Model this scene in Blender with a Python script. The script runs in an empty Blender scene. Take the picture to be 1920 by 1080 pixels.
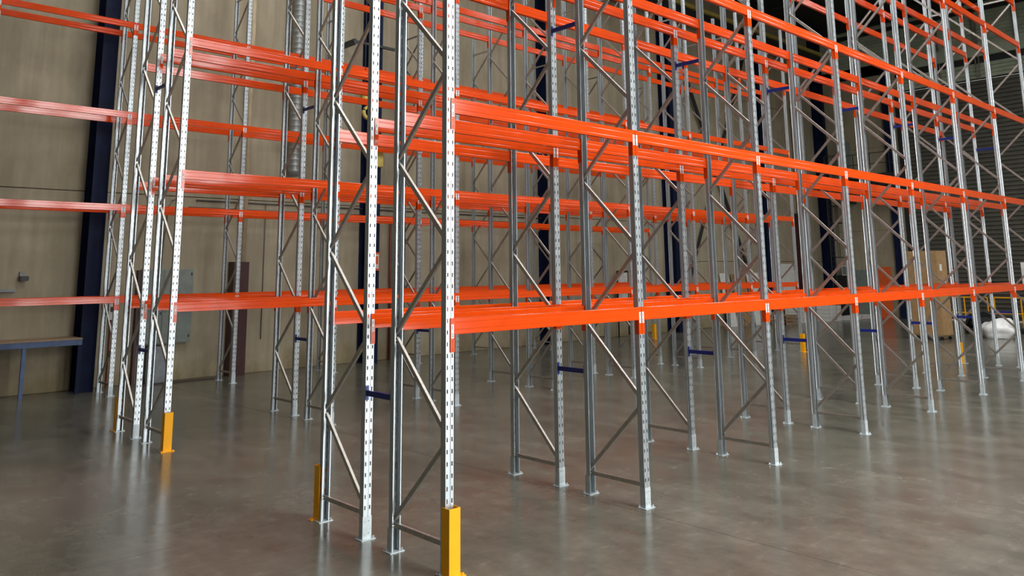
import bpy, bmesh, math, random
from mathutils import Vector, Matrix
random.seed(7)
S = bpy.context.scene
COL = S.collection
R = math.radians

# ------------------------------------------------------------------ camera
cam_d = bpy.data.cameras.new('camera')
cam = bpy.data.objects.new('camera', cam_d)
COL.objects.link(cam)
F_PX, CY_PX = 1487.97, 258.39
PITCH, YAW, ROLL = 0.1668, 0.7499, -0.0103
cam_d.sensor_fit = 'HORIZONTAL'
cam_d.sensor_width = 36.0
cam_d.lens = 36.0 * F_PX / 1920.0
cam_d.shift_y = (CY_PX - 540.0) / 1920.0
cam_d.clip_end = 300
fw0 = Vector((math.sin(YAW), math.cos(YAW), 0)); rt = Vector((math.cos(YAW), -math.sin(YAW), 0)); up = Vector((0, 0, 1))
fw = fw0 * math.cos(PITCH) + up * math.sin(PITCH)
u2 = up * math.cos(PITCH) - fw0 * math.sin(PITCH)
rr = rt * math.cos(ROLL) + u2 * math.sin(ROLL)
uu = u2 * math.cos(ROLL) - rt * math.sin(ROLL)
M = Matrix((rr, uu, -fw)).transposed().to_4x4()
M.translation = Vector((-4.8413, -6.1279, 2.7128))
cam.matrix_world = M
S.camera = cam

# ------------------------------------------------------------------ world, light, exposure
W = bpy.data.worlds.new('world'); S.world = W; W.use_nodes = True
bg = W.node_tree.nodes['Background']
bg.inputs[0].default_value = (.98, 0.99, 0.98, 1)
bg.inputs[1].default_value = 12.0
S.view_settings.view_transform = 'Standard'
S.view_settings.look = 'None'
S.view_settings.exposure = 0.12
S.view_settings.gamma = 1.0
S.view_settings.use_curve_mapping = False
S.cycles.use_denoising = True
S.cycles.max_bounces = 10
S.cycles.diffuse_bounces = 6
S.cycles.glossy_bounces = 5
S.cycles.sample_clamp_indirect = 8

# building extents
XL, XR = -12.0, 40.3
YF, YB = -11.5, 15.65
ZC = 17.0
DOOR_A = (2.2, 9.3, 13.2)          # open doorway in the front wall: x0, x1, height
def portal(name, loc, rot, sx, sy):
    l = bpy.data.lights.new(name, 'AREA'); l.shape = 'RECTANGLE'; l.size = sx; l.size_y = sy
    l.cycles.is_portal = True
    o = bpy.data.objects.new(name, l); o.location = loc; o.rotation_euler = rot; COL.objects.link(o)
# unseen roof openings added for fill light: x, y0, y1, width
ROOF_FILL = [(-3.6, -10.5, 13.5, .72), (3.0, -10.5, 13.5, 1.05), (7.0, -10.5, 12.0, .95), (11.2, -10.5, 9.0, .95), (15.2, -10.5, 7.0, 1.05), (19.4, -10.5, 6.0, 1.4), (23.2, -10.5, 5.0, 1.5), (27.4, -10.5, 4.0, 1.4), (31.4, -10.5, 0.5, 1.0), (35.4, -10.5, -1.0, .9)]
for a, b0, b1, ROOF_FILL_W in ROOF_FILL: portal('roof_fill_portal', (a, (b0 + b1) / 2, ZC + .14), (0, 0, 0), ROOF_FILL_W, b1 - b0)
portal('daylight_portal', ((DOOR_A[0] + DOOR_A[1]) / 2, YF - .35, DOOR_A[2] / 2), (R(90), 0, 0), DOOR_A[1] - DOOR_A[0], DOOR_A[2])

# ------------------------------------------------------------------ materials
def mat(name, col, rough=.5, metal=0., spec=.5):
    m = bpy.data.materials.new(name); m.use_nodes = True
    b = m.node_tree.nodes['Principled BSDF']
    b.inputs['Base Color'].default_value = (*col, 1); b.inputs['Roughness'].default_value = rough
    b.inputs['Metallic'].default_value = metal; b.inputs['Specular IOR Level'].default_value = spec
    return m, m.node_tree, b
def noise(nt, scale, detail=4, rough=.55, vec=None, dims=(1, 1, 1)):
    tc = nt.nodes.new('ShaderNodeTexCoord'); mp = nt.nodes.new('ShaderNodeMapping')
    mp.inputs['Scale'].default_value = dims
    nt.links.new(tc.outputs[vec or 'Object'], mp.inputs[0])
    n = nt.nodes.new('ShaderNodeTexNoise'); n.inputs['Scale'].default_value = scale
    n.inputs['Detail'].default_value = detail; n.inputs['Roughness'].default_value = rough
    nt.links.new(mp.outputs[0], n.inputs['Vector']); return n
def ramp(nt, src, stops):
    r = nt.nodes.new('ShaderNodeValToRGB'); e = r.color_ramp.elements
    while len(e) < len(stops): e.new(.5)
    for x, (p, c) in zip(e, stops):
        x.position = p; x.color = (*c, 1) if len(c) == 3 else c
    nt.links.new(src, r.inputs[0]); return r
def vary(m3, scale, lo, hi, detail=4, dims=(1, 1, 1), p=(.3, .7)):
    m, nt, b = m3
    c = b.inputs['Base Color'].default_value[:3]
    n = noise(nt, scale, detail, dims=dims)
    r = ramp(nt, n.outputs['Fac'], [(p[0], tuple(x * lo for x in c)), (p[1], tuple(min(1, x * hi) for x in c))])
    nt.links.new(r.outputs[0], b.inputs['Base Color']); return n
def bump(m3, src, dist, strength=.4):
    m, nt, b = m3
    bp = nt.nodes.new('ShaderNodeBump'); bp.inputs['Distance'].default_value = dist; bp.inputs['Strength'].default_value = strength
    nt.links.new(src, bp.inputs['Height']); nt.links.new(bp.outputs[0], b.inputs['Normal'])
def grey(v): return (v, v, v)
def simple(name, col, rough=.5, metal=0., lo=.85, hi=1.12, scale=6, spec=.5):
    t = mat(name, col, rough, metal, spec); vary(t, scale, lo, hi); return t[0]

t = mat('galvanised_steel', (.48, .525, .55), .36, .68)
n = vary(t, 30, .8, 1.12, 5, (1, 1, .06)); n2 = noise(t[1], 9, 3)
rr_ = ramp(t[1], n2.outputs['Fac'], [(.3, grey(.28)), (.7, grey(.42))]); t[1].links.new(rr_.outputs[0], t[2].inputs['Roughness'])
bump(t, n.outputs['Fac'], .002, .25)
GALV = t[0]
t = mat('brace_steel', (.50, .47, .43), .40, .9); vary(t, 18, .85, 1.1); BRACE = t[0]
t = mat('foot_plate_steel', (.50, .56, .58), .45, .35); vary(t, 14, .85, 1.1); FOOT = t[0]
t = mat('orange_paint', (.68, .060, .003), .12, 0, .5); n = vary(t, 3, .93, 1.05); ORANGE = t[0]
STICKER = simple('white_sticker', (.75, .75, .73), .5)
DARKINK = simple('dark_print', (.03, .03, .03), .6)
BLUE = simple('blue_paint', (.006, .016, .17), .42)
YELLOW = simple('yellow_paint', (.95, .42, .002), .5, lo=.96, hi=1.03, spec=.3)
NAVY = simple('navy_paint', (.003, .008, .034), .6, spec=.2, lo=.7, hi=1.3, scale=3)
TABLEBLUE = simple('table_blue_paint', (.028, .070, .18), .45, lo=.7, hi=1.3, scale=5)
BLACK = simple('black_plastic', (.010, .010, .011), .5)
MAROON = simple('maroon_paint', (.045, .010, .010), .45)
WOOD = simple('plywood', (.30, .20, .12), .6, scale=12)
CARD = simple('cardboard', (.36, .22, .10), .75)
CARDD = simple('cardboard_side', (.30, .18, .08), .75)
WHITE = simple('white_board', (.62, .61, .58), .6)
BOARD = simple('orange_board', (.62, .09, .012), .5)
GREYGREEN = simple('grey_green_enamel', (.17, .20, .18), .45)
GREYBLUE = simple('grey_blue_sheet', (.20, .22, .24), .5)
DARKST = simple('dark_steel', (.02, .022, .024), .5)
RUST = simple('red_pipe_paint', (.16, .025, .015), .5)
PVC = simple('beige_pipe', (.46, .37, .24), .5)
COND = simple('grey_conduit', (.10, .095, .085), .5)
CRANE = simple('crane_yellow', (.55, .42, .10), .5)
FILM = simple('clear_wrap_bag', (.70, .70, .68), .35)
DUCT = simple('spiral_duct_metal', (.36, .38, .37), .5, .6)
DULLPL = simple('brown_floor_plate', (.055, .040, .030), .6)

# concrete wall
t = mat('concrete_wall', (.30, .265, .205), .85); m, nt, b = t
n1 = noise(nt, .9, 6, .6); n2 = noise(nt, 5, 4, .6, dims=(1, 1, .10)); n3 = noise(nt, 40, 3)
r1 = ramp(nt, n1.outputs['Fac'], [(.25, (.275, .232, .157)), (.75, (.385, .330, .232))])
r2 = ramp(nt, n2.outputs['Fac'], [(.3, grey(.84)), (.7, grey(1.10))])
mx = nt.nodes.new('ShaderNodeMix'); mx.data_type = 'RGBA'; mx.blend_type = 'MULTIPLY'; mx.inputs[0].default_value = 1
nt.links.new(r1.outputs[0], mx.inputs[6]); nt.links.new(r2.outputs[0], mx.inputs[7]); ns = noise(nt, 1.1, 6, .7, dims=(1, 1, .7)); sx_ = nt.nodes.new('ShaderNodeSeparateXYZ'); tcw = nt.nodes.new('ShaderNodeTexCoord')
nt.links.new(tcw.outputs['Object'], sx_.inputs[0])
ma = nt.nodes.new('ShaderNodeMath'); ma.operation = 'MULTIPLY_ADD'; ma.inputs[1].default_value = -.42; nt.links.new(sx_.outputs['Z'], ma.inputs[0]); nt.links.new(ns.outputs['Fac'], ma.inputs[2])
rs = ramp(nt, ma.outputs[0], [(.22, grey(1)), (.5, (.70, .66, .52))])          # damp, dirty patches along the foot of the panels
mxs = nt.nodes.new('ShaderNodeMix'); mxs.data_type = 'RGBA'; mxs.blend_type = 'MULTIPLY'; mxs.inputs[0].default_value = 1
nt.links.new(mx.outputs[2], mxs.inputs[6]); nt.links.new(rs.outputs[0], mxs.inputs[7])
nt.links.new(mxs.outputs[2], b.inputs['Base Color'])
bump(t, n3.outputs['Fac'], .004, .3)
CONC = m
# polished concrete floor
t = mat('polished_concrete', (.14, .12, .10), .3, 0, .4); m, nt, b = t
tc = nt.nodes.new('ShaderNodeTexCoord')
n1 = noise(nt, .45, 8, .65); n2 = noise(nt, 2.2, 7, .65, dims=(1, .55, 1)); n3 = noise(nt, 7, 5, .6, dims=(.5, 1, 1)); n4 = noise(nt, 60, 2)
r1 = ramp(nt, n1.outputs['Fac'], [(.3, (.090, .088, .068)), (.55, (.119, .115, .091)), (.75, (.166, .161, .131))])
r2 = ramp(nt, n2.outputs['Fac'], [(.32, grey(.78)), (.66, grey(1.2))])
r3 = ramp(nt, n3.outputs['Fac'], [(.32, grey(.9)), (.6, grey(1.0)), (.72, grey(1.3))])
mx = nt.nodes.new('ShaderNodeMix'); mx.data_type = 'RGBA'; mx.blend_type = 'MULTIPLY'; mx.inputs[0].default_value = 1
mx2 = nt.nodes.new('ShaderNodeMix'); mx2.data_type = 'RGBA'; mx2.blend_type = 'MULTIPLY'; mx2.inputs[0].default_value = 1
nt.links.new(r1.outputs[0], mx.inputs[6]); nt.links.new(r2.outputs[0], mx.inputs[7])
nt.links.new(mx.outputs[2], mx2.inputs[6]); nt.links.new(r3.outputs[0], mx2.inputs[7]); nt.links.new(mx2.outputs[2], b.inputs['Base Color'])
rr_ = ramp(nt, n2.outputs['Fac'], [(.3, grey(.16)), (.7, grey(.26))]); nt.links.new(rr_.outputs[0], b.inputs['Roughness'])
bump(t, n2.outputs['Fac'], .004, .03)
FLOORM = m
ASPHALT = simple('outside_concrete', (.30, .30, .29), .8)
ROOFM = simple('roof_sheet', (.030, .030, .028), .7)
CLAD = simple('ribbed_cladding', (.40, .45, .34), .5, 0, scale=2)
SHUT = simple('shutter_steel', (.11, .105, .085), .5, .2, scale=2)
LINER = simple('wall_liner', (.17, .155, .13), .85)

# ------------------------------------------------------------------ mesh helpers
def bx(bm, x0, x1, y0, y1, z0, z1):
    v = [bm.verts.new(p) for p in ((x0, y0, z0), (x1, y0, z0), (x1, y1, z0), (x0, y1, z0), (x0, y0, z1), (x1, y0, z1), (x1, y1, z1), (x0, y1, z1))]
    for f in ((3, 2, 1, 0), (4, 5, 6, 7), (0, 1, 5, 4), (1, 2, 6, 5), (2, 3, 7, 6), (3, 0, 4, 7)): bm.faces.new([v[i] for i in f])
    return v
def tube(bm, pts, r, n=10):
    pts = [Vector(p) for p in pts]; rings = []
    for i, p in enumerate(pts):
        d = (pts[min(i + 1, len(pts) - 1)] - pts[max(i - 1, 0)]).normalized()
        a = Vector((0, 0, 1)) if abs(d.z) < .9 else Vector((1, 0, 0))
        s = d.cross(a).normalized(); u = s.cross(d)
        rad = r[i] if isinstance(r, (list, tuple)) else r
        rings.append([bm.verts.new(p + (s * math.cos(2 * math.pi * k / n) + u * math.sin(2 * math.pi * k / n)) * rad) for k in range(n)])
    for A, B in zip(rings, rings[1:]):
        for k in range(n): bm.faces.new((A[k], A[(k + 1) % n], B[(k + 1) % n], B[k]))
    bm.faces.new(rings[0][::-1]); bm.faces.new(rings[-1])
def prism(bm, prof, p0, p1, xdir, ydir):
    """closed profile (list of 2-d points) swept from p0 to p1; profile axes xdir, ydir"""
    p0, p1, xd, yd = Vector(p0), Vector(p1), Vector(xdir).normalized(), Vector(ydir).normalized()
    A = [bm.verts.new(p0 + xd * a + yd * c) for a, c in prof]; B = [bm.verts.new(p1 + xd * a + yd * c) for a, c in prof]
    n = len(prof)
    for k in range(n): bm.faces.new((A[k], A[(k + 1) % n], B[(k + 1) % n], B[k]))
    bm.faces.new(A[::-1]); bm.faces.new(B)
def mesh(bm, name, m, smooth=False):
    bmesh.ops.recalc_face_normals(bm, faces=bm.faces)
    me = bpy.data.meshes.new(name); bm.to_mesh(me); bm.free(); me.materials.append(m)
    if smooth:
        for p in me.polygons: p.use_smooth = True
    return me
def obj(name, me, parent=None, loc=(0, 0, 0), rot=(0, 0, 0), scale=(1, 1, 1)):
    o = bpy.data.objects.new(name, me); COL.objects.link(o)
    o.location = loc; o.rotation_euler = rot; o.scale = scale
    if parent: o.parent = parent
    return o
def box_obj(name, m, dims, parent=None, bev=0):
    bm = bmesh.new(); bx(bm, *dims)
    if bev: bmesh.ops.bevel(bm, geom=bm.edges[:], offset=bev, segments=2, affect='EDGES')
    return obj(name, mesh(bm, name, m), parent)
def tag(o, label, cat, group=None):
    o['label'] = label; o['category'] = cat
    if group: o['group'] = group
    return o
def thing(name, label, cat, loc=(0, 0, 0), rotz=0, group=None):
    return tag(obj(name, None, None, loc, (0, 0, rotz)), label, cat, group)
def struct(o): o['kind'] = 'structure'; return o
ORD = ['first', 'second', 'third', 'fourth', 'fifth', 'sixth', 'seventh', 'eighth', 'ninth', 'tenth']

# ------------------------------------------------------------------ building shell
floor = struct(obj('floor', None))
xs = [XL - .3] + [2.75 + 6.2 * k for k in range(-2, 7) if XL < 2.75 + 6.2 * k < XR] + [XR + .3]
ys = [YF - .4] + [2.53 + 6.2 * k for k in range(-3, 4) if YF < 2.53 + 6.2 * k < YB] + [YB + .3]
for i in range(len(xs) - 1):
    for j in range(len(ys) - 1):
        g = .0028
        bm = bmesh.new(); bx(bm, xs[i] + g, xs[i + 1] - g, ys[j] + g, ys[j + 1] - g, -.15, 0)
        obj('slab', mesh(bm, 'slab', FLOORM), floor)
bm = bmesh.new(); bx(bm, XL - .3, XR + .3, YF - .4, YB + .3, -.30, -.012)
g = obj('subfloor', mesh(bm, 'subfloor', DULLPL), floor); g['kind'] = 'structure'
bm = bmesh.new(); bx(bm, -60, 100, -70, YF - .4, -.2, -.02); bx(bm, XR + .3, 100, YF - .4, 40, -.2, -.02)
struct(obj('trim_1', mesh(bm, 'outside_apron', ASPHALT)))

# back wall of precast panels
wb = struct(obj('wall_back', None))
def panel(x0, x1, z0, z1, par, m=CONC, y0=YB, y1=YB + .25):
    bm = bmesh.new(); e = .008
    bx(bm, x0 + e, x1 - e, y0, y1, z0 + (e if z0 > 0 else 0), z1 - e)
    bmesh.ops.bevel(bm, geom=[ed for ed in bm.edges if all(abs(v.co.y - y0) < 1e-4 for v in ed.verts)], offset=.012, segments=1, affect='EDGES')
    obj('panel', mesh(bm, 'panel', m), par)
colx = [-7.0, .99, 8.97, 16.95, 24.93, 32.91]
px = [XL - .3] + colx + [40.7]
for i in range(len(px) - 1):
    zs = [0, 4.80, 11.4, 14.2, ZC] if px[i] < 17 else [0, 3.08, 7.3, 11.5, ZC]
    for j in range(4): panel(px[i], px[i + 1], zs[j], zs[j + 1], wb)
box_obj('backing', LINER, (XL - .3, 40.7, YB + .2, YB + .4, 0, ZC), wb)

# end wall: concrete panels beside the shutter, shutter door, ribbed cladding above
wr = struct(obj('wall_right', None))
SH0, SH1, SHZ = 2.2, 10.9, 12.6      # shutter y range, height
def epanel(y0, y1, z0, z1):
    bm = bmesh.new(); e = .008
    bx(bm, XR, XR + .25, y0 + e, y1 - e, z0 + (e if z0 > 0 else 0), z1 - e); obj('panel', mesh(bm, 'panel', CONC), wr)
for (a, c) in ((10.9, 13.3), (13.3, YB + .2)):
    for z0, z1 in ((0, 4.75), (4.75, 9.4), (9.4, 13.5)): epanel(a, c, z0, z1)
for z0, z1 in ((0, 4.75), (4.75, 9.4), (9.4, 13.5)): epanel(YF - .3, SH0, z0, z1)
box_obj('backing', LINER, (XR + .2, XR + .4, 11.0, YB + .4, 0, ZC), wr)
box_obj('backing', LINER, (XR + .2, XR + .4, YF - .3, YB + .4, 13.5, ZC), wr)
def ribs(name, m, y0, y1, z0, z1, pitch, depth, xf, par):
    bm = bmesh.new(); n = int((z1 - z0) / pitch); prof = []
    for k in range(n):
        a = z0 + k * pitch
        prof += [(0, a), (depth, a + pitch * .06), (depth, a + pitch * .50), (0, a + pitch * .60)]
    prof += [(0, z0 + n * pitch)]
    A = [bm.verts.new((xf - d, y0, z)) for d, z in prof]; B = [bm.verts.new((xf - d, y1, z)) for d, z in prof]
    for k in range(len(prof) - 1): bm.faces.new((A[k], A[k + 1], B[k + 1], B[k]))
    ext = [bm.verts.new((xf + .04, y, z)) for y, z in ((y0, z0), (y1, z0), (y1, prof[-1][1]), (y0, prof[-1][1]))]
    bm.faces.new(ext); bm.faces.new((A[0], B[0], ext[1], ext[0])); bm.faces.new((A[-1], B[-1], ext[2], ext[3]))
    return obj(name, mesh(bm, name, m), par)
d1 = struct(obj('door_1', None))
ribs('curtain', SHUT, SH0, SH1, .25, 12.3, .215, .08, XR + .12, d1)
box_obj('bottom_bar', DARKST, (XR + .02, XR + .16, SH0, SH1, .06, .27), d1)
box_obj('guide_rail', DARKST, (XR - .04, XR + .2, SH1 - .05, SH1 + .12, 0, 12.5), d1)
box_obj('guide_rail', DARKST, (XR - .04, XR + .2, SH0 - .12, SH0 + .05, 0, 12.5), d1)
box_obj('threshold', WHITE, (XR - .10, XR - .02, SH0, SH1, 0, .06), d1)
ribs('cladding', CLAD, YF, 11.3, 12.35, 13.25, .2, .08, XR + .02, wr)
box_obj('gap_band', DARKST, (XR + .08, XR + .25, YF, 11.3, 12.3, 13.55), wr)  # dark band added so outside light does not show through the gap
box_obj('lintel', CLAD, (XR - .12, XR + .2, YF, 11.3, 13.5, 14.15), wr)
ribs('cladding', CLAD, YF, YB, 14.15, ZC, .2, .08, XR + .09, wr)
for z in (15.9,): box_obj('girt', DARKST, (XR - .16, XR - .02, YF, YB, z, z + .2), wr)
for k in range(8):
    y = 10.4 - 1.9 * k
    for dy in (0, .16): box_obj('stud', BRACE, (XR - .1, XR + .0, y + dy, y + dy + .05, 12.4, 15.9), wr)
# front wall with the open doorway, left wall, ceiling
wf = struct(obj('wall_front', None))
for (x0, x1, z0, z1) in ((XL - .3, DOOR_A[0], 0, ZC), (DOOR_A[1], XR + .4, 0, ZC), (DOOR_A[0], DOOR_A[1], DOOR_A[2], ZC)):
    box_obj('panel', LINER, (x0, x1, YF - .3, YF, z0, z1), wf)
struct(box_obj('wall_left', LINER, (XL - .3, XL, YF - .3, YB + .4, 0, ZC)))
ce = struct(obj('ceiling', None))
rx = [XL - .3] + [v for a, _, _, w in ROOF_FILL for v in (a - w / 2, a + w / 2)] + [XR + .4]
for a, c in zip(rx[0::2], rx[1::2]): box_obj('roof_sheet', ROOFM, (a, c, YF - .3, YB + .4, ZC, ZC + .1), ce)
for a, b0, b1, ROOF_FILL_W in ROOF_FILL:
    box_obj('roof_sheet', ROOFM, (a - ROOF_FILL_W / 2, a + ROOF_FILL_W / 2, b1, YB + .4, ZC, ZC + .1), ce)
    box_obj('roof_sheet', ROOFM, (a - ROOF_FILL_W / 2, a + ROOF_FILL_W / 2, YF - .3, b0, ZC, ZC + .1), ce)
for x in colx[1:] + [39.8]:
    bm = bmesh.new()
    bx(bm, x - .15, x + .15, YF, YB, ZC - .72, ZC - .68); bx(bm, x - .15, x + .15, YF, YB, ZC - .04, ZC); bx(bm, x - .02, x + .02, YF, YB, ZC - .68, ZC - .04)
    obj('rafter', mesh(bm, 'rafter', DARKST), ce)
for k in range(14):
    y = YF + 1 + k * 1.95
    box_obj('purlin', DARKST, (XL, XR, y - .04, y + .04, ZC - .2, ZC - .02), ce)

# ------------------------------------------------------------------ pallet racking
D, G, L12, L3 = .84, .5285, 2.9223, 2.8857
HP = 11.0
PW, PD = .10, .07                       # post face width and depth
# post: a cold-rolled channel with two columns of punched slots, web facing -Y
def post_mesh():
    bm = bmesh.new()
    h, d = PW / 2, PD / 2
    prof = [(-.039, d), (-h, d), (-h, .004), (-h + .005, -.004), (-h + .005, -d + .012), (-h, -d + .006), (-h + .003, -d),
            (-.036, -d), (-.021, -d), (-.013, -d), (-.010, -d + .005), (.010, -d + .005), (.013, -d), (.021, -d), (.036, -d),
            (h - .003, -d), (h, -d + .006), (h - .005, -d + .012), (h - .005, -.004), (h, .004), (h, d), (.039, d)]
    holes = {7, 13}
    zl = [0.]; pit = .108; flag = []
    z = .04
    while z + .06 < HP - .05:
        zl += [z + .028, z + .068]; z += pit
    zl.append(HP)
    V = [[bm.verts.new((x, y, z)) for x, y in prof] for z in zl]
    for i in range(len(zl) - 1):
        hole = i % 2 == 1
        for k in range(len(prof) - 1):
            if hole and k in holes and .2 < zl[i]: continue
            bm.faces.new((V[i][k], V[i][k + 1], V[i + 1][k + 1], V[i + 1][k]))
    bmesh.ops.recalc_face_normals(bm, faces=bm.faces)
    bmesh.ops.solidify(bm, geom=bm.faces[:], thickness=.0025)
    return mesh(bm, 'post', GALV)
POST = post_mesh()
def foot_mesh():
    bm = bmesh.new(); h, d = PW / 2 + .004, PD / 2 + .004
    bx(bm, -h, h, -d, -d + .0035, .006, .225)                     # front of the sleeve
    bx(bm, -h, -h + .0035, -d, d - .01, .006, .225); bx(bm, h - .0035, h, -d, d - .01, .006, .225)
    bx(bm, -.085, .085, -.075, .060, 0, .008)                     # base plate
    for sx in (-.022, .022):
        for z in (.06, .18): tube(bm, [(sx, -d, z), (sx, -d - .006, z)], .008, 6)
    for p in ((.066, -.055), (-.066, .040)): tube(bm, [(p[0], p[1], .006), (p[0], p[1], .03)], .010, 6)
    return mesh(bm, 'base_plate', FOOT)
FOOTM = foot_mesh()
Z0, PIT = .27, .9035
NB = int((HP - .2 - Z0) / PIT)
def chan(bm, p0, p1):
    d = (Vector(p1) - Vector(p0)).normalized(); side = Vector((1, 0, 0)); n = side.cross(d)
    w, t, dep = .023, .003, .030
    prof = [(-.015, -w), (-.015, w), (dep - .015, w), (dep - .015, w - .008), (dep - .015 - t, w - .008), (dep - .015 - t, w - t), (-.015 + t, w - t),
            (-.015 + t, -w + t), (dep - .015 - t, -w + t), (dep - .015 - t, -w + .008), (dep - .015, -w + .008), (dep - .015, -w)]
    prism(bm, prof, p0, p1, side, n)
    for p in (p0, p1):
        c = Vector(p) + d * (.03 if p == p0 else -.03)
        tube(bm, [c - side * .052, c + side * .052], .007, 6)      # through bolt
def brace_mesh(kind):
    bm = bmesh.new()
    if kind == 'flat': chan(bm, (0, .004, 0), (0, D - .004, 0))
    elif kind == 'up': chan(bm, (0, .0, .032), (0, D, PIT - .032))      # rises to the rear
    else: chan(bm, (0, D, .032), (0, .0, PIT - .032))                   # rises to the front
    return mesh(bm, 'brace', BRACE)
BR = {k: brace_mesh(k) for k in ('flat', 'up', 'down')}
ROWNAME = {1: 'nearest double row', 2: 'middle double row', 3: 'single wall row'}
ROWGROUP = {1: 'nearest rack row', 2: 'middle rack row', 3: 'rack row against the wall'}
X2, A2, X3, A3 = .0337, 7.1571, 1.2076, 13.8966
def frame(row, x, y, first_rear, label):
    t = thing('upright_frame', label, 'rack frame', (x, y, 0), 0, 'upright frames of the ' + ROWGROUP[row])
    for yy, rz in ((0, 0), (D, math.pi)):
        p = obj('post', POST, t, (0, yy, .006), (0, 0, rz))
        obj('base_plate', FOOTM, p, (0, 0, -.006))
    obj('brace', BR['flat'], t, (0, 0, .25))
    up_ = not first_rear
    for k in range(NB):
        obj('brace', BR['up' if up_ else 'down'], t, (0, 0, Z0 + k * PIT)); up_ = not up_
    obj('brace', BR['flat'], t, (0, 0, Z0 + NB * PIT + .06))
NPOS = 8
for k in range(NPOS):
    end = ' at the near end' if k == 0 else (' at the far end' if k == 7 else '')
    pos = ('frame %s from the near end' % ORD[k]) if k else 'end frame by the yellow guard'
    for row, x, y in ((1, k * L12, 0), (2, X2 + k * L12, A2)):
        for half, yo, fr in (('front', 0, True), ('rear', D + G, False)):
            if k == 0: lab = 'galvanised end frame of the %s, %s half, beside a yellow guard' % (ROWNAME[row], half)
            elif k == 7: lab = 'galvanised far end frame of the %s, %s half' % (ROWNAME[row], half)
            else: lab = 'galvanised upright frame, %s from the near end, %s half of %s' % (ORD[k], half, ROWNAME[row])
            frame(row, x, y + yo, fr, lab)
for k in range(-1, 8):
    frame(3, X3 + k * L3, A3, True, 'galvanised upright frame, %s from the left in the %s' % (ORD[k + 1], ROWNAME[3]))

# beams: a rolled box section between two hook-on connectors
def beam_mesh(L):
    bm = bmesh.new()
    a, c = -.041, .010; h = .150; g = .002
    prof = [(a, -.003), (a + .003, 0), (c - .003, 0), (c, -.003), (c, -.032), (c - g, -.037), (c - g, -.044), (c, -.049), (c, -.101), (c - g, -.106), (c - g, -.113), (c, -.118),
            (c, -h + .003), (c - .003, -h), (a + .003, -h), (a, -h + .003), (a, -.118), (a + g, -.113), (a + g, -.106), (a, -.101), (a, -.049), (a + g, -.044), (a + g, -.037), (a, -.032)]
    x0 = PW / 2 + .0055
    prism(bm, prof, (x0, 0, 0), (L - x0, 0, 0), (0, 1, 0), (0, 0, 1))
    return mesh(bm, 'beam_section', ORANGE)
def conn_mesh(s):
    bm = bmesh.new(); h = PW / 2; t = .004; y0 = -PD / 2 - .001
    def b(x0, x1, *r): bx(bm, min(s * x0, s * x1), max(s * x0, s * x1), *r)
    b(.004, h + t + .001, y0 - t, y0, -.315, .004)                  # plate on the slotted face
    b(h + .001, h + t + .001, y0, .022, -.315, .004)                # plate along the side of the post
    for z in (-.285, -.215): b(.026, .034, y0 - t - .004, y0 - t + .001, z - .008, z + .008)
    return mesh(bm, 'connector', ORANGE)
def sticker_mesh(s):
    bm = bmesh.new(); y0 = -PD / 2 - .001 - .004
    x0, x1 = sorted((s * .012, s * .044)); bx(bm, x0, x1, y0 - .0012, y0, -.185, -.055)
    me = mesh(bm, 'label_plate', STICKER); me.materials.append(DARKINK)
    bm = bmesh.new(); bm.from_mesh(me)
    def mk(xa, xb, z0, z1):
        n = len(bm.faces); bx(bm, min(s * xa, s * xb), max(s * xa, s * xb), y0 - .0018, y0 - .0010, z0, z1)
        bm.faces.ensure_lookup_table()
        for f in bm.faces[n:]: f.material_index = 1
    mk(.020, .024, -.105, -.065); mk(.028, .031, -.105, -.065); mk(.020, .036, -.145, -.140); mk(.020, .036, -.172, -.167); mk(.020, .023, -.17, -.142); mk(.033, .036, -.17, -.142)
    bmesh.ops.recalc_face_normals(bm, faces=bm.faces); bm.to_mesh(me); bm.free()
    return me
BEAM = {L12: beam_mesh(L12), L3: beam_mesh(L3)}
CONN = {1: conn_mesh(1), -1: conn_mesh(-1)}
STICK = {1: sticker_mesh(1), -1: sticker_mesh(-1)}
LEVEL = {1: 'lowest level', 2: 'second level up', 3: 'third level up', 4: 'fourth level up', 5: 'topmost level'}
LINE2 = {'a': 'front line', 'b': 'second line', 'c': 'third line', 'd': 'rear line'}
LINE1 = {'c': 'front line', 'd': 'rear line'}
ZL = {1: 2.274, 2: 4.4294, 3: 6.7018, 4: 8.95, 5: 10.18}
ZL3 = {1: 2.235, 2: 4.37, 3: 6.60, 4: 8.83}
def beam(row, k, line, lev):
    L = L3 if row == 3 else L12
    x0 = {1: 0, 2: X2, 3: X3}[row] + k * L
    off = {'a': 0, 'b': D, 'c': D + G, 'd': 2 * D + G}[line]
    y = {1: 0, 2: A2, 3: A3 - D - G}[row] + off
    z = (ZL3 if row == 3 else ZL)[lev]
    rear = line in 'bd'
    bay = ('bay %s from the left' % ORD[k + 1]) if row == 3 else ('bay %s from the near end' % ORD[k])
    bay = '%s bay' % ORD[k + 1 if row == 3 else k]
    lab = 'orange beam, %s, %s, %s of the %s' % (LEVEL[lev], bay, (LINE1 if row == 3 else LINE2)[line], ROWNAME[row])
    t = thing('pallet_beam', lab, 'rack beam', (x0 + (L if rear else 0), y, z), math.pi if rear else 0, 'orange beams of the ' + ROWGROUP[row])
    t['kind'] = 'thing'
    obj('beam_section', BEAM[L], t)
    for s, xx in ((1, 0), (-1, L)):
        c = obj('connector', CONN[s], t, (xx, 0, 0))
        if not rear: obj('label_plate', STICK[s], c)
for lev in (1, 2):
    for line in 'abcd':
        for k in range(7): beam(1, k, line, lev)
for line, k0 in (('a', 1), ('b', 1), ('c', 1), ('d', 0)):
    for k in range(k0, 7): beam(1, k, line, 3)
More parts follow.
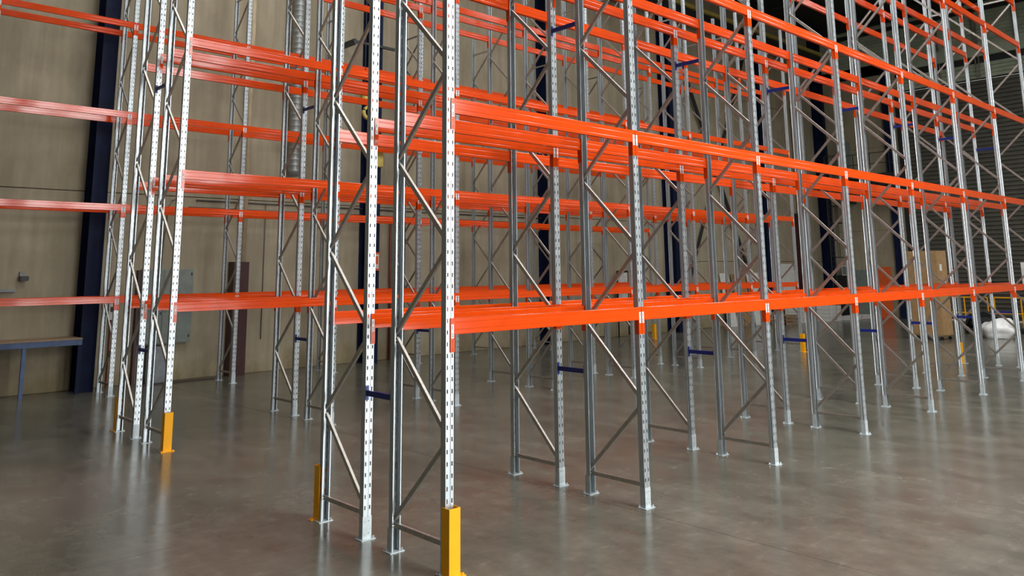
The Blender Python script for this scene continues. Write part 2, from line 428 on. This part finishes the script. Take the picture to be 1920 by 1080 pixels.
for line, k0 in (('a', 4), ('b', 4), ('c', 4), ('d', 3)):
    for k in range(k0, 7): beam(1, k, line, 4)
for line in 'abcd': beam(1, 6, line, 5)
for lev in (1, 2, 3):
    for line in 'abcd':
        for k in range(7): beam(2, k, line, lev)
for line, k0 in (('a', 1), ('b', 1), ('c', 1), ('d', 0)):
    for k in range(k0, 7): beam(2, k, line, 4)
for lev in (1, 2, 3, 4):
    for line in 'cd':
        for k in range(-1, 7): beam(3, k, line, lev)

# blue row spacers between the two halves of a double row
bm = bmesh.new()
y0, y1 = D + PD / 2 + .002, D + G - PD / 2 - .002
bx(bm, -.003, 0, y0, y1, -.028, .028); bx(bm, 0, .026, y0 + .004, y1 - .004, .025, .028); bx(bm, 0, .026, y0 + .004, y1 - .004, -.028, -.025)
SPB = mesh(bm, 'bar', BLUE)
bm = bmesh.new(); bx(bm, -.006, .034, -.0035, 0, -.075, .075); bx(bm, -.006, -.003, -.03, 0, -.03, .03)
for z in (-.05, .05): bx(bm, .004, .012, -.007, -.003, z - .008, z + .008)
SPE = mesh(bm, 'end_bracket', BLUE)
for row, X, Y in ((1, 0, 0), (2, X2, A2)):
    for k in range(8):
        for hi, z in ((0, 1.46), (1, 6.03)):
            if row == 1 and k == 0 and hi: continue
            lab = 'blue spacer bar, %s, %s frame position of the %s' % ('upper one' if hi else 'lower one', ORD[k], ROWNAME[row])
            t = thing('row_spacer', lab, 'spacer', (X + k * L12 - .042, Y, z), 0, 'blue row spacers')
            obj('bar', SPB, t)
            obj('end_bracket', SPE, t, (0, D + G - PD / 2 - .001, 0))
            obj('end_bracket', SPE, t, (.028, D + PD / 2 + .001, 0), (0, 0, math.pi))

# yellow post guards
bm = bmesh.new()
def guard_bm():
    bm = bmesh.new(); w, dp, h, t = .064, .115, .585, .006
    bx(bm, -w, w, -dp, -dp + t, .008, h); bx(bm, -w, -w + t, -dp + t, 0, .008, h); bx(bm, w - t, w, -dp + t, 0, .008, h)
    return bm
GB = guard_bm(); bmesh.ops.remove_doubles(GB, verts=GB.verts, dist=1e-5); GUARD = mesh(GB, 'guard', YELLOW)
bm = bmesh.new(); bx(bm, -.105, .105, -.15, -.080, 0, .008)
for sx in (-.085, .085): tube(bm, [(sx, -.125, .008), (sx, -.125, .024)], .011, 6)
GPL = mesh(bm, 'foot_plate', YELLOW)
def guard(x, y, rz, lab):
    t = thing('post_guard', lab, 'post guard', (x, y, 0), rz, 'yellow post guards')
    obj('guard_channel', GUARD, t); obj('foot_plate', GPL, t)
guard(0, 0, 0, 'yellow steel post guard on the nearest rack leg, cut by bottom of picture')
guard(0, 2 * D + G, math.pi, 'yellow post guard behind the rear end leg of the nearest double row')
guard(X2, A2, 0, 'yellow post guard on the front end leg of the middle double row')
guard(X2, A2 + 2 * D + G, math.pi, 'narrow looking yellow guard behind the rear end leg of the middle row')
guard(7 * L12, 2 * D + G, math.pi, 'yellow post guard at the far end of the nearest double row')
guard(X2 + 7 * L12, A2, 0, 'yellow post guard at the far end of the middle double row')
guard(X3 + 7 * L3, A3, 0, 'yellow post guard at the far end of the wall rack row')

# ------------------------------------------------------------------ steel columns on the back and end walls
def column(x, y, lab, depth=.62, fl=.36, rot=0, m=NAVY, h=ZC - .75):
    t = thing('steel_column', lab, 'column', (x, y, 0), rot, 'navy steel columns'); t['kind'] = 'thing'
    bm = bmesh.new()
    bx(bm, -fl / 2, fl / 2, -depth, -depth + .03, 0, h); bx(bm, -fl / 2, fl / 2, -.03, 0, 0, h); bx(bm, -.012, .012, -depth + .03, -.03, 0, h)
    obj('section', mesh(bm, 'column_section', m), t)
    bm = bmesh.new(); bx(bm, -fl / 2 + .002, fl / 2 - .002, -depth + .002, -.002, 0, .02)
    obj('base_plate', mesh(bm, 'column_base', m), t)
CN = ['navy steel column on back wall left of the blue bench', 'navy steel column at the right end of the blue bench', 'second navy column on the back wall with a red sign on it',
      'dark column on the back wall, next after the one with the red sign', 'dark steel column on the back wall beside the diagonal bracing', 'dark steel column on the back wall beside the leaning boards']
for x, lab in list(zip(colx, CN))[1:]: column(x, YB - .005, lab)
column(XR - .35, YB - .03, 'navy corner column behind the caged ladder')
column(XR - .005, 11.5, 'navy steel column on the end wall beside the roller shutter', .3, .24, R(-90), NAVY, 13.4)
def bar(name, p0, p1, w, m, lab, cat, grp=None):
    bm = bmesh.new(); d = (Vector(p1) - Vector(p0)).normalized(); n = d.cross(Vector((0, 1, 0)))
    prism(bm, [(-w, -.04), (w, -.04), (w, -.03), (-w + .012, -.03), (-w + .012, .04), (-w, .04)], p0, p1, n, (0, 1, 0))
    return tag(obj(name, mesh(bm, name, m)), lab, cat, grp)
bar('wall_bracing', (25.5, 15.56, .3), (32.6, 15.56, 14.5), .09, DARKST, 'dark diagonal brace rising rightwards between two wall columns', 'brace')
bar('wall_bracing', (25.5, 15.46, 14.5), (32.6, 15.46, .3), .09, DARKST, 'dark diagonal brace falling rightwards between two wall columns', 'brace')

# ------------------------------------------------------------------ things along the back wall
# bench at the left
t = thing('workbench', 'blue steel framed bench with plywood top along the back wall', 'bench', (0, 0, 0))
box_obj('bench_top', WOOD, (-6.6, .80, 14.80, 15.60, 1.245, 1.275), t)
bm = bmesh.new(); bx(bm, -6.6, .80, 14.82, 14.88, 1.115, 1.245); bx(bm, -6.6, .80, 15.52, 15.58, 1.115, 1.245); bx(bm, .74, .80, 14.88, 15.52, 1.115, 1.245)
obj('bench_frame', mesh(bm, 'bench_frame', TABLEBLUE), t)
for x in (-.38, -2.9, -5.4, .76):
    for y in (14.82, 15.5):
        if y > 15 and x > -2: continue
        box_obj('leg', TABLEBLUE if x < 0 else NAVY, (x - .04, x + .04, y, y + .07, 0, 1.115), t, .004)
# electrical cabinet
t = thing('electrical_cabinet', 'grey green electrical cabinet on the back wall seen through the rack', 'cabinet', (0, 0, 0))
box_obj('body', GREYGREEN, (2.26, 3.56, 15.42, 15.64, .97, 2.86), t, .01)
for a, c in ((2.28, 2.78), (2.80, 3.54)): box_obj('door', GREYGREEN, (a, c, 15.40, 15.418, .99, 2.84), t, .004)
for x, z in ((2.75, 1.7), (3.50, 1.1), (3.50, 2.7)): box_obj('latch', BLACK, (x - .015, x + .015, 15.385, 15.4, z, z + .07), t)
t = thing('floor_cabinet', 'pale grey sheet metal box on the floor under the grey green cabinet', 'cabinet', (0, 0, 0))
box_obj('body', GREYBLUE, (2.50, 2.98, 15.44, 15.64, 0, .91), t, .008)
box_obj('door', GREYBLUE, (2.53, 2.95, 15.425, 15.439, .05, .88), t, .004)
tag(box_obj('door_post', MAROON, (2.18, 2.25, 15.5, 15.64, 0, 2.84)), 'dark upright strip on the wall left of the grey green cabinet', 'strip')
tag(box_obj('trench_cover', DULLPL, (2.3, 4.25, 14.98, 15.36, .0, .012)), 'brown steel trench cover on the floor along the back wall', 'floor cover')
# protected downpipes
def downpipe(x, gx0, gx1, gz, lab1, lab2):
    bm = bmesh.new(); tube(bm, [(x, 15.5, 0), (x, 15.5, ZC)], .085, 16)
    for z in range(int(gz) + 2, 16, 3): tube(bm, [(x, 15.5, z + .2), (x, 15.5, z + .35)], .098, 16)
    tag(obj('downpipe', mesh(bm, 'downpipe', PVC, True)), lab1, 'pipe')
    bm = bmesh.new(); bx(bm, gx0, gx1, 15.28, 15.29, 0, gz); bx(bm, gx0, gx0 + .01, 15.29, 15.64, 0, gz); bx(bm, gx1 - .01, gx1, 15.29, 15.64, 0, gz)
    tag(obj('pipe_guard', mesh(bm, 'pipe_guard', MAROON)), lab2, 'pipe guard')
downpipe(4.93, 4.60, 5.04, 3.05, 'beige downpipe rising out of the low maroon pipe guard', 'low maroon steel pipe guard standing at the back wall')
downpipe(37.15, 36.50, 36.95, 5.7, 'beige downpipe rising out of the tall maroon pipe guard at right', 'tall maroon steel pipe guard near the far corner of back wall')
# spiral duct
bm = bmesh.new(); pts = []; rad = []; z = 5.55
while z < ZC - .1:
    for dz, r in ((0, .165), (.135, .165), (.14, .169), (.16, .169), (.165, .165)): pts.append((6.30, 15.32, z + dz)); rad.append(r)
    z += .17
tube(bm, pts, rad, 20); tag(obj('air_duct', mesh(bm, 'air_duct', DUCT, True)), 'galvanised spiral duct hanging down the back wall', 'duct')
# conduits
def pipe(name, pts, r, m, lab, cat, grp=None, n=8):
    bm = bmesh.new(); tube(bm, pts, r, n); return tag(obj(name, mesh(bm, name, m, True)), lab, cat, grp)
pipe('conduit', [(3.6, 15.625, 4.72), (8.9, 15.625, 4.72)], .022, COND, 'upper grey conduit along the back wall above the cabinet', 'pipe')
pipe('conduit', [(3.4, 15.625, 4.52), (8.9, 15.625, 4.52)], .020, COND, 'lower grey conduit along the back wall above the cabinet', 'pipe')
pipe('conduit', [(9.5, 15.625, 4.72), (17, 15.625, 4.72)], .022, COND, 'upper grey conduit along the back wall right of the red sign', 'pipe')
pipe('conduit', [(9.5, 15.625, 4.52), (17, 15.625, 4.52)], .020, COND, 'lower grey conduit along the back wall right of the red sign', 'pipe')
pipe('conduit', [(2.75, 15.58, 2.86), (2.78, 15.58, 3.4), (2.86, 15.58, 4.5), (2.95, 15.58, 4.68), (3.2, 15.58, 4.74)], .014, COND, 'thin curved cable rising from the grey green cabinet', 'cable')
pipe('conduit', [(5.62, 15.61, .9), (5.62, 15.61, 4.7)], .012, COND, 'thin vertical conduit right of the low maroon pipe guard', 'pipe')
for i, x in enumerate((9.92, 10.06, 10.20)):
    pipe('pipe', [(x, 15.56, 0), (x, 15.56, 4.5)], .035, RUST, ['left one', 'middle one', 'right one'][i] + ' of three thin red pipes at the wall by the sign column', 'pipe', 'thin red pipes')
# things mounted on wall and columns
t = thing('wall_light', 'small dark floodlight on the wall above the blue bench', 'light', (-.40, YB, 2.66))
box_obj('bracket', GREYGREEN, (-.05, .05, -.06, -.001, 0, .16), t); box_obj('lamp_body', BLACK, (-.06, .12, -.2, -.06, -.05, .06), t, .01)
tag(box_obj('shelf_bar', GREYBLUE, (-2.4, -.5, 15.56, 15.64, 2.36, 2.42)), 'grey metal bar on the wall above the blue bench', 'bar')
t = thing('warning_sign', 'small red and white sign on the second navy column', 'sign', (9.05, 15.0, 0))
box_obj('board', BOARD, (-.10, .10, .002, .022, 2.78, 3.34), t); box_obj('white_field', WHITE, (-.07, .07, -.001, .002, 2.84, 3.28), t); box_obj('red_field', BOARD, (-.04, .04, -.003, -.001, 2.98, 3.22), t)
t = thing('clamped_bar', 'dark horizontal bar with a clamp across the second navy column high up', 'bar', (0, 0, 0))
box_obj('arm', DARKST, (8.0, 9.6, 14.94, 15.02, 9.9, 9.98), t); box_obj('clamp', DARKST, (8.02, 8.10, 14.93, 15.64, 9.84, 10.02), t)
t = thing('socket_box', 'pale socket box on a conduit right of the bench', 'socket', (1.62, 15.6, 0))
box_obj('box', WHITE, (-.09, .09, -.1, 0.045, 1.62, 2.02), t, .01); box_obj('outlet', BLACK, (-.05, .05, -.115, -.1, 1.82, 1.94), t)
bm = bmesh.new(); tube(bm, [(0, 0, 0), (0, 0, 1.62)], .02, 8); obj('feed_pipe', mesh(bm, 'feed_pipe', RUST), t)

# crane: runway beam and hook
t = thing('crane_runway', 'yellow crane runway beam high along the back wall', 'crane beam', (0, 0, 0))
bm = bmesh.new(); bx(bm, -11, 39.8, 14.72, 15.02, 15.12, 15.3); obj('rail_flange', mesh(bm, 'rail_flange', CRANE), t)
bm = bmesh.new(); bx(bm, -11, 39.8, 14.86, 14.88, 14.5, 15.12); bx(bm, -11, 39.8, 14.74, 15.0, 14.46, 14.5); obj('web', mesh(bm, 'web', DARKST), t)
t = thing('crane_hook', 'pale yellow crane hook hanging behind the middle rack row', 'hook', (6.70, 12.0, 0))
bm = bmesh.new(); bx(bm, -.22, .22, -.12, .12, 7.32, 7.62); bmesh.ops.bevel(bm, geom=bm.edges[:], offset=.03, segments=2, affect='EDGES'); obj('hook_block', mesh(bm, 'hook_block', CRANE), t)
bm = bmesh.new(); pts = [(0, 0, 7.32), (0, 0, 7.18)]; rad = [.05, .045]
for a in range(90, 420, 22):
    pts.append((.02 + .15 * math.cos(R(a + 10)), 0, 7.0 - .0 + .15 * math.sin(R(a + 10)))); rad.append(.055 if 150 < a < 380 else .045)
rad[-1] = .02; tube(bm, pts, rad, 10); obj('hook', mesh(bm, 'hook', CRANE, True), t)
for dx in (-.1, .1):
    bm = bmesh.new(); tube(bm, [(dx, 0, 7.6), (dx, 0, ZC - .05)], .012, 6); obj('rope', mesh(bm, 'rope', DARKST), t)
t = thing('pipe_valve', 'small yellow fitting on the wall column below the crane hook', 'fitting', (8.95, 14.995, 6.15))
box_obj('body', CRANE, (-.05, .2, -.12, .03, -.15, .35), t, .02)

# ------------------------------------------------------------------ far right end of the hall
# leaning boards
def lean(x0, x1, h, th, y, m, lab, grp='boards leaning on the back wall'):
    bm = bmesh.new(); bx(bm, x0, x1, 0, th, 0, h)
    o = obj('leaning_board', mesh(bm, 'leaning_board', m), None, (0, y, 0.0), (R(-9), 0, 0)); tag(o, lab, 'board', grp)
lean(29.0, 29.75, 2.55, .04, 15.18, WHITE, 'narrow pale board leaning on the back wall, leftmost of the boards')
for i in range(4):
    lean(29.95 + .06 * i, 30.75 + .06 * i, 2.5, .04, 15.17 - .055 * i, (WOOD, CARDD)[i % 2], 'brown board in the leaning stack, %s from the wall' % ORD[i])
lean(31.0, 32.65, 2.55, .05, 14.93, WHITE, 'wide white board leaning on the back wall beside the brown stack')
lean(34.6, 36.2, 3.0, .05, 15.1, WHITE, 'tall white board leaning on the back wall near the tall pipe guard')
t = thing('notice_frame', 'black framed board standing at the back wall behind the racks', 'board', (21.4, 15.35, 0))
for a in ((-.35, -.31, 0, 2.7), (.31, .35, 0, 2.7)): box_obj('leg', BLACK, (a[0], a[1], 0, .05, a[2], a[3]), t)
box_obj('top_rail', BLACK, (-.31, .31, 0, .05, 2.62, 2.7), t); box_obj('board', WHITE, (-.31, .31, .01, .04, 1.2, 2.62), t)
# pallet with offcuts
t = thing('wooden_pallet', 'low wooden pallet stack on the floor by the leaning boards', 'pallet', (32.6, 14.3, 0))
for lvl in range(3):
    z = lvl * .16
    for k in range(3): box_obj('bearer', WOOD, (-.5, .5, -.42 + .38 * k, -.34 + .38 * k, z, z + .1), t)
    for k in range(4): box_obj('deck_board', WOOD, (-.5 + .26 * k, -.32 + .26 * k, -.45, .45, z + .1, z + .125), t)
# white cartons
def carton(x0, x1, y0, y1, z0, z1, lab, grp='white cartons by the far corner', m=WHITE):
    t = thing('carton', lab, 'box', ((x0 + x1) / 2, (y0 + y1) / 2, z0), 0, grp)
    a, c, h = (x1 - x0) / 2, (y1 - y0) / 2, z1 - z0
    box_obj('body', m, (-a, a, -c, c, 0, h), t, .012)
    box_obj('tape', CARDD if m is WHITE else WHITE, (-.03, .03, -c - .002, c + .002, h * .3, h + .002), t)
    return t
for i in range(4): carton(35.4, 36.5, 13.2, 14.0, i * .2 + .0, i * .2 + .195, 'flat white carton in the low stack, %s from the floor' % ORD[i])
for i in range(3):
    for j in range(2): carton(33.4 + .62 * j, 34.0 + .62 * j, 13.9, 14.7, i * .27, i * .27 + .265, 'wrapped white carton, %s layer, %s column of the wrapped stack' % (ORD[i], ('left', 'right')[j]))
carton(37.0, 39.4, 12.9, 13.5, 0, .22, 'long flat white carton lying on the floor by the corner')
# caged ladder with platform
t = thing('caged_ladder', 'dark caged ladder rising up to the platform in the far corner', 'ladder', (39.0, 14.6, 0))
bm = bmesh.new()
for dx in (-.25, .25): tube(bm, [(dx, 0, .0), (dx, 0, 9.0)], .03, 8)
obj('rails', mesh(bm, 'ladder_rails', DARKST), t)
bm = bmesh.new()
for k in range(28): tube(bm, [(-.25, 0, .3 + .31 * k), (.25, 0, .3 + .31 * k)], .014, 6)
o = obj('rungs', mesh(bm, 'ladder_rungs', DARKST), t); o['kind'] = 'stuff'
for k in range(7):
    bm = bmesh.new(); z = 3.3 + .95 * k
    tube(bm, [(.42 * math.cos(R(a)), -.02 - .42 - .42 * math.sin(R(a)), z) if False else (.38 * math.sin(R(a)), -.36 + .42 * math.cos(R(a)), z) for a in range(-150, 151, 15)], .022, 6)
    obj('hoop', mesh(bm, 'ladder_hoop', DARKST), t)
for a in (-120, -60, 0, 60, 120, 180):
    bm = bmesh.new(); x, y = .38 * math.sin(R(a)), -.36 - .42 * math.cos(R(a)); tube(bm, [(x, y, 3.3), (x, y, 9.0)], .014, 6); obj('cage_bar', mesh(bm, 'cage_bar', DARKST), t)
t = thing('platform', 'dark steel platform with railings high in the far corner', 'platform', (0, 0, 0))
box_obj('deck', DARKST, (38.6, 39.95, 10.9, 13.72, 7.55, 7.75), t)
for y in (10.95, 12.0, 12.9, 13.65):
    bm = bmesh.new(); tube(bm, [(38.65, y, 7.75), (38.65, y, 8.9)], .025, 6); obj('post', mesh(bm, 'rail_post', DARKST), t)
for z in (8.3, 8.88):
    bm = bmesh.new(); tube(bm, [(38.65, 10.95, z), (38.65, 13.65, z)], .022, 6); tube(bm, [(38.65, 10.95, z), (39.95, 10.95, z)], .022, 6); obj('rail', mesh(bm, 'rail', DARKST), t)
box_obj('motor', BLACK, (38.9, 39.8, 11.3, 12.6, 6.6, 7.55), t, .08)
box_obj('bracket', DARKST, (38.7, 40.29, 13.6, 13.68, 6.3, 7.55), t); box_obj('bracket', DARKST, (38.7, 40.29, 11.0, 11.1, 6.3, 7.55), t)
# vertical dark pallets / fence panels under the platform
t = thing('guard_gate', 'dark slatted gate standing on the high platform by the corner ladder', 'gate', (39.3, 13.5, 7.75))
for k in range(6): box_obj('slat', GREYGREEN, (-.6 + .2 * k, -.5 + .2 * k, 0, .04, 0, 2.0), t)
for z in (.3, 1.7): box_obj('crossbar', DARKST, (-.6, .5, .04, .07, z, z + .08), t)
# grey cabinet, control box, orange board
t = thing('control_cabinet', 'grey control cabinet standing beside the orange board at the end wall', 'cabinet', (39.9, 13.55, 0))
box_obj('body', GREYGREEN, (-.3, .3, -.55, .5, 0, 2.6), t, .01); box_obj('door', GREYGREEN, (-.33, -.302, -.5, .45, .1, 2.5), t, .005); box_obj('handle', BLACK, (-.36, -.331, -.4, -.36, 1.2, 1.4), t)
tag(box_obj('dark_locker', BLACK, (39.6, 40.2, 14.15, 14.9, 0, 2.3), None, .01), 'black locker between the corner column and grey control cabinet', 'locker')
t = thing('switch_box', 'pale switch box on top of the black locker', 'box', (39.85, 14.3, 2.3))
box_obj('body', WHITE, (-.15, .15, -.25, .2, 0, .55), t, .01); box_obj('cover', GREYGREEN, (-.165, -.15, -.2, .15, .05, .5), t)
bm = bmesh.new(); bx(bm, -.03, .03, -.48, .48, 0, 2.75); bmesh.ops.bevel(bm, geom=bm.edges[:], offset=.008, segments=1, affect='EDGES')
t = tag(obj('orange_board', mesh(bm, 'orange_board', BOARD), None, (39.95, 12.45, 0), (0, R(4), 0)), 'tall bright orange board leaning on the end wall', 'board')
# big cardboard box on a wheeled dolly
t = thing('cardboard_box', 'tall brown cardboard box standing on the wheeled dolly', 'box', (28.19, 5.78, .17), R(-8))
box_obj('body', CARD, (-.36, .36, -.58, .58, 0, 3.16), t, .012)
for y in (-.3, .1): box_obj('flap_seam', CARDD, (-.37, -.359, y, y + .03, .02, 3.13), t)
for y, z, w, h in ((.05, 1.45, .18, .4),): box_obj('paper_label', STICKER, (-.372, -.36, y, y + w, z, z + h), t)
for x, z, w, h in ((-.2, 2.4, .14, .25), (.05, 1.9, .1, .16), (-.05, 1.5, .12, .3)): box_obj('paper_label', STICKER, (x, x + w, -.592, -.58, z, z + h), t)
t = thing('dolly', 'low black wheeled dolly under the tall cardboard box', 'dolly', (28.19, 5.78, 0), R(-8))
box_obj('deck', WOOD, (-.34, .34, -.55, .55, .13, .169), t)
for x in (-.29, .29):
    for y in (-.47, .47):
        bm = bmesh.new(); tube(bm, [(x - .02, y, .06), (x + .02, y, .06)], .06, 14); bx(bm, x - .03, x + .03, y - .03, y + .03, .1, .13); obj('wheel', mesh(bm, 'wheel', BLACK), t)
# yellow safety railing before the shutter
for nm, y0, y1 in (('left section', 7.2, 9.3), ('right section', 4.6, 6.9)):
    t = thing('safety_railing', 'yellow safety railing before the roller shutter, ' + nm, 'railing', (39.5, 0, 0), 0, 'yellow railings')
    for z in (.45, 1.2):
        bm = bmesh.new(); tube(bm, [(0, y0, z), (0, y1, z)], .035, 8); obj('rail', mesh(bm, 'rail', YELLOW), t)
    for y in (y0, (y0 + y1) / 2, y1):
        bm = bmesh.new(); tube(bm, [(0, y, 0), (0, y, 1.2)], .035, 8); obj('post', mesh(bm, 'rail_post', YELLOW), t)
# bag and machinery at the right edge
def blob(name, m, c, s, seed, amp, flat=True):
    bm = bmesh.new(); bmesh.ops.create_icosphere(bm, subdivisions=3, radius=1); rnd = random.Random(seed)
    ph = [rnd.uniform(0, 6) for _ in range(6)]
    for v in bm.verts:
        p = v.co; k = 1 + amp * (math.sin(3 * p.x + ph[0]) * math.sin(4 * p.y + ph[1]) + .6 * math.sin(7 * p.z + ph[2] + 3 * p.x) + .4 * math.sin(9 * p.y + ph[3] + 4 * p.z))
        v.co = Vector((p.x * s[0] * k, p.y * s[1] * k, max(p.z * s[2] * k, -s[2] * .55)))
    zmin = min(v.co.z for v in bm.verts)
    for v in bm.verts: v.co.z -= zmin
    return obj(name, mesh(bm, name, m, True), None, c)
tag(blob('foam_bag', FILM, (30.0, 4.05, 0), (.42, .62, .46), 3, .2), 'white plastic bag lying on the floor at the right', 'bag')
t = thing('machine', 'black machine part on a low stand behind the white bag', 'machine', (32.2, 5.0, 0))
box_obj('base', DARKST, (-.7, .7, -1.05, .75, .12, .22), t)
for x in (-.6, .6):
    for y in (-1.0, .7): box_obj('foot', DARKST, (x - .05, x + .05, y - .05, y + .05, 0, .12), t)
b_ = blob('motor_cover', BLACK, (0, .1, .22), (.6, .75, .42), 5, .12); b_.parent = t
bm = bmesh.new(); tube(bm, [(-.5, .7, .3), (-.55, .5, .75), (-.5, 0, .9), (-.5, -.9, .5)], .05, 8); obj('hose', mesh(bm, 'hose', BLACK, True), t)
bm = bmesh.new(); bx(bm, -.02, .02, -1.2, .42, 0, 1.15); bx(bm, -.2, .2, .3, .36, -1.8, 0); bx(bm, -.2, .2, -1.0, -.94, -1.8, 0)
t = thing('white_screen', 'white rectangular panel on legs at the right edge', 'panel', (33.0, 3.25, 1.75))
box_obj('panel', WHITE, (-.02, .02, -1.6, .62, 0, 1.12), t, .006)
for y in (.4, -1.3): box_obj('leg', DARKST, (-.03, .03, y, y + .06, -1.75, 0), t); box_obj('foot', DARKST, (-.3, .3, y - .01, y + .07, -1.75, -1.70), t)
bm.free()
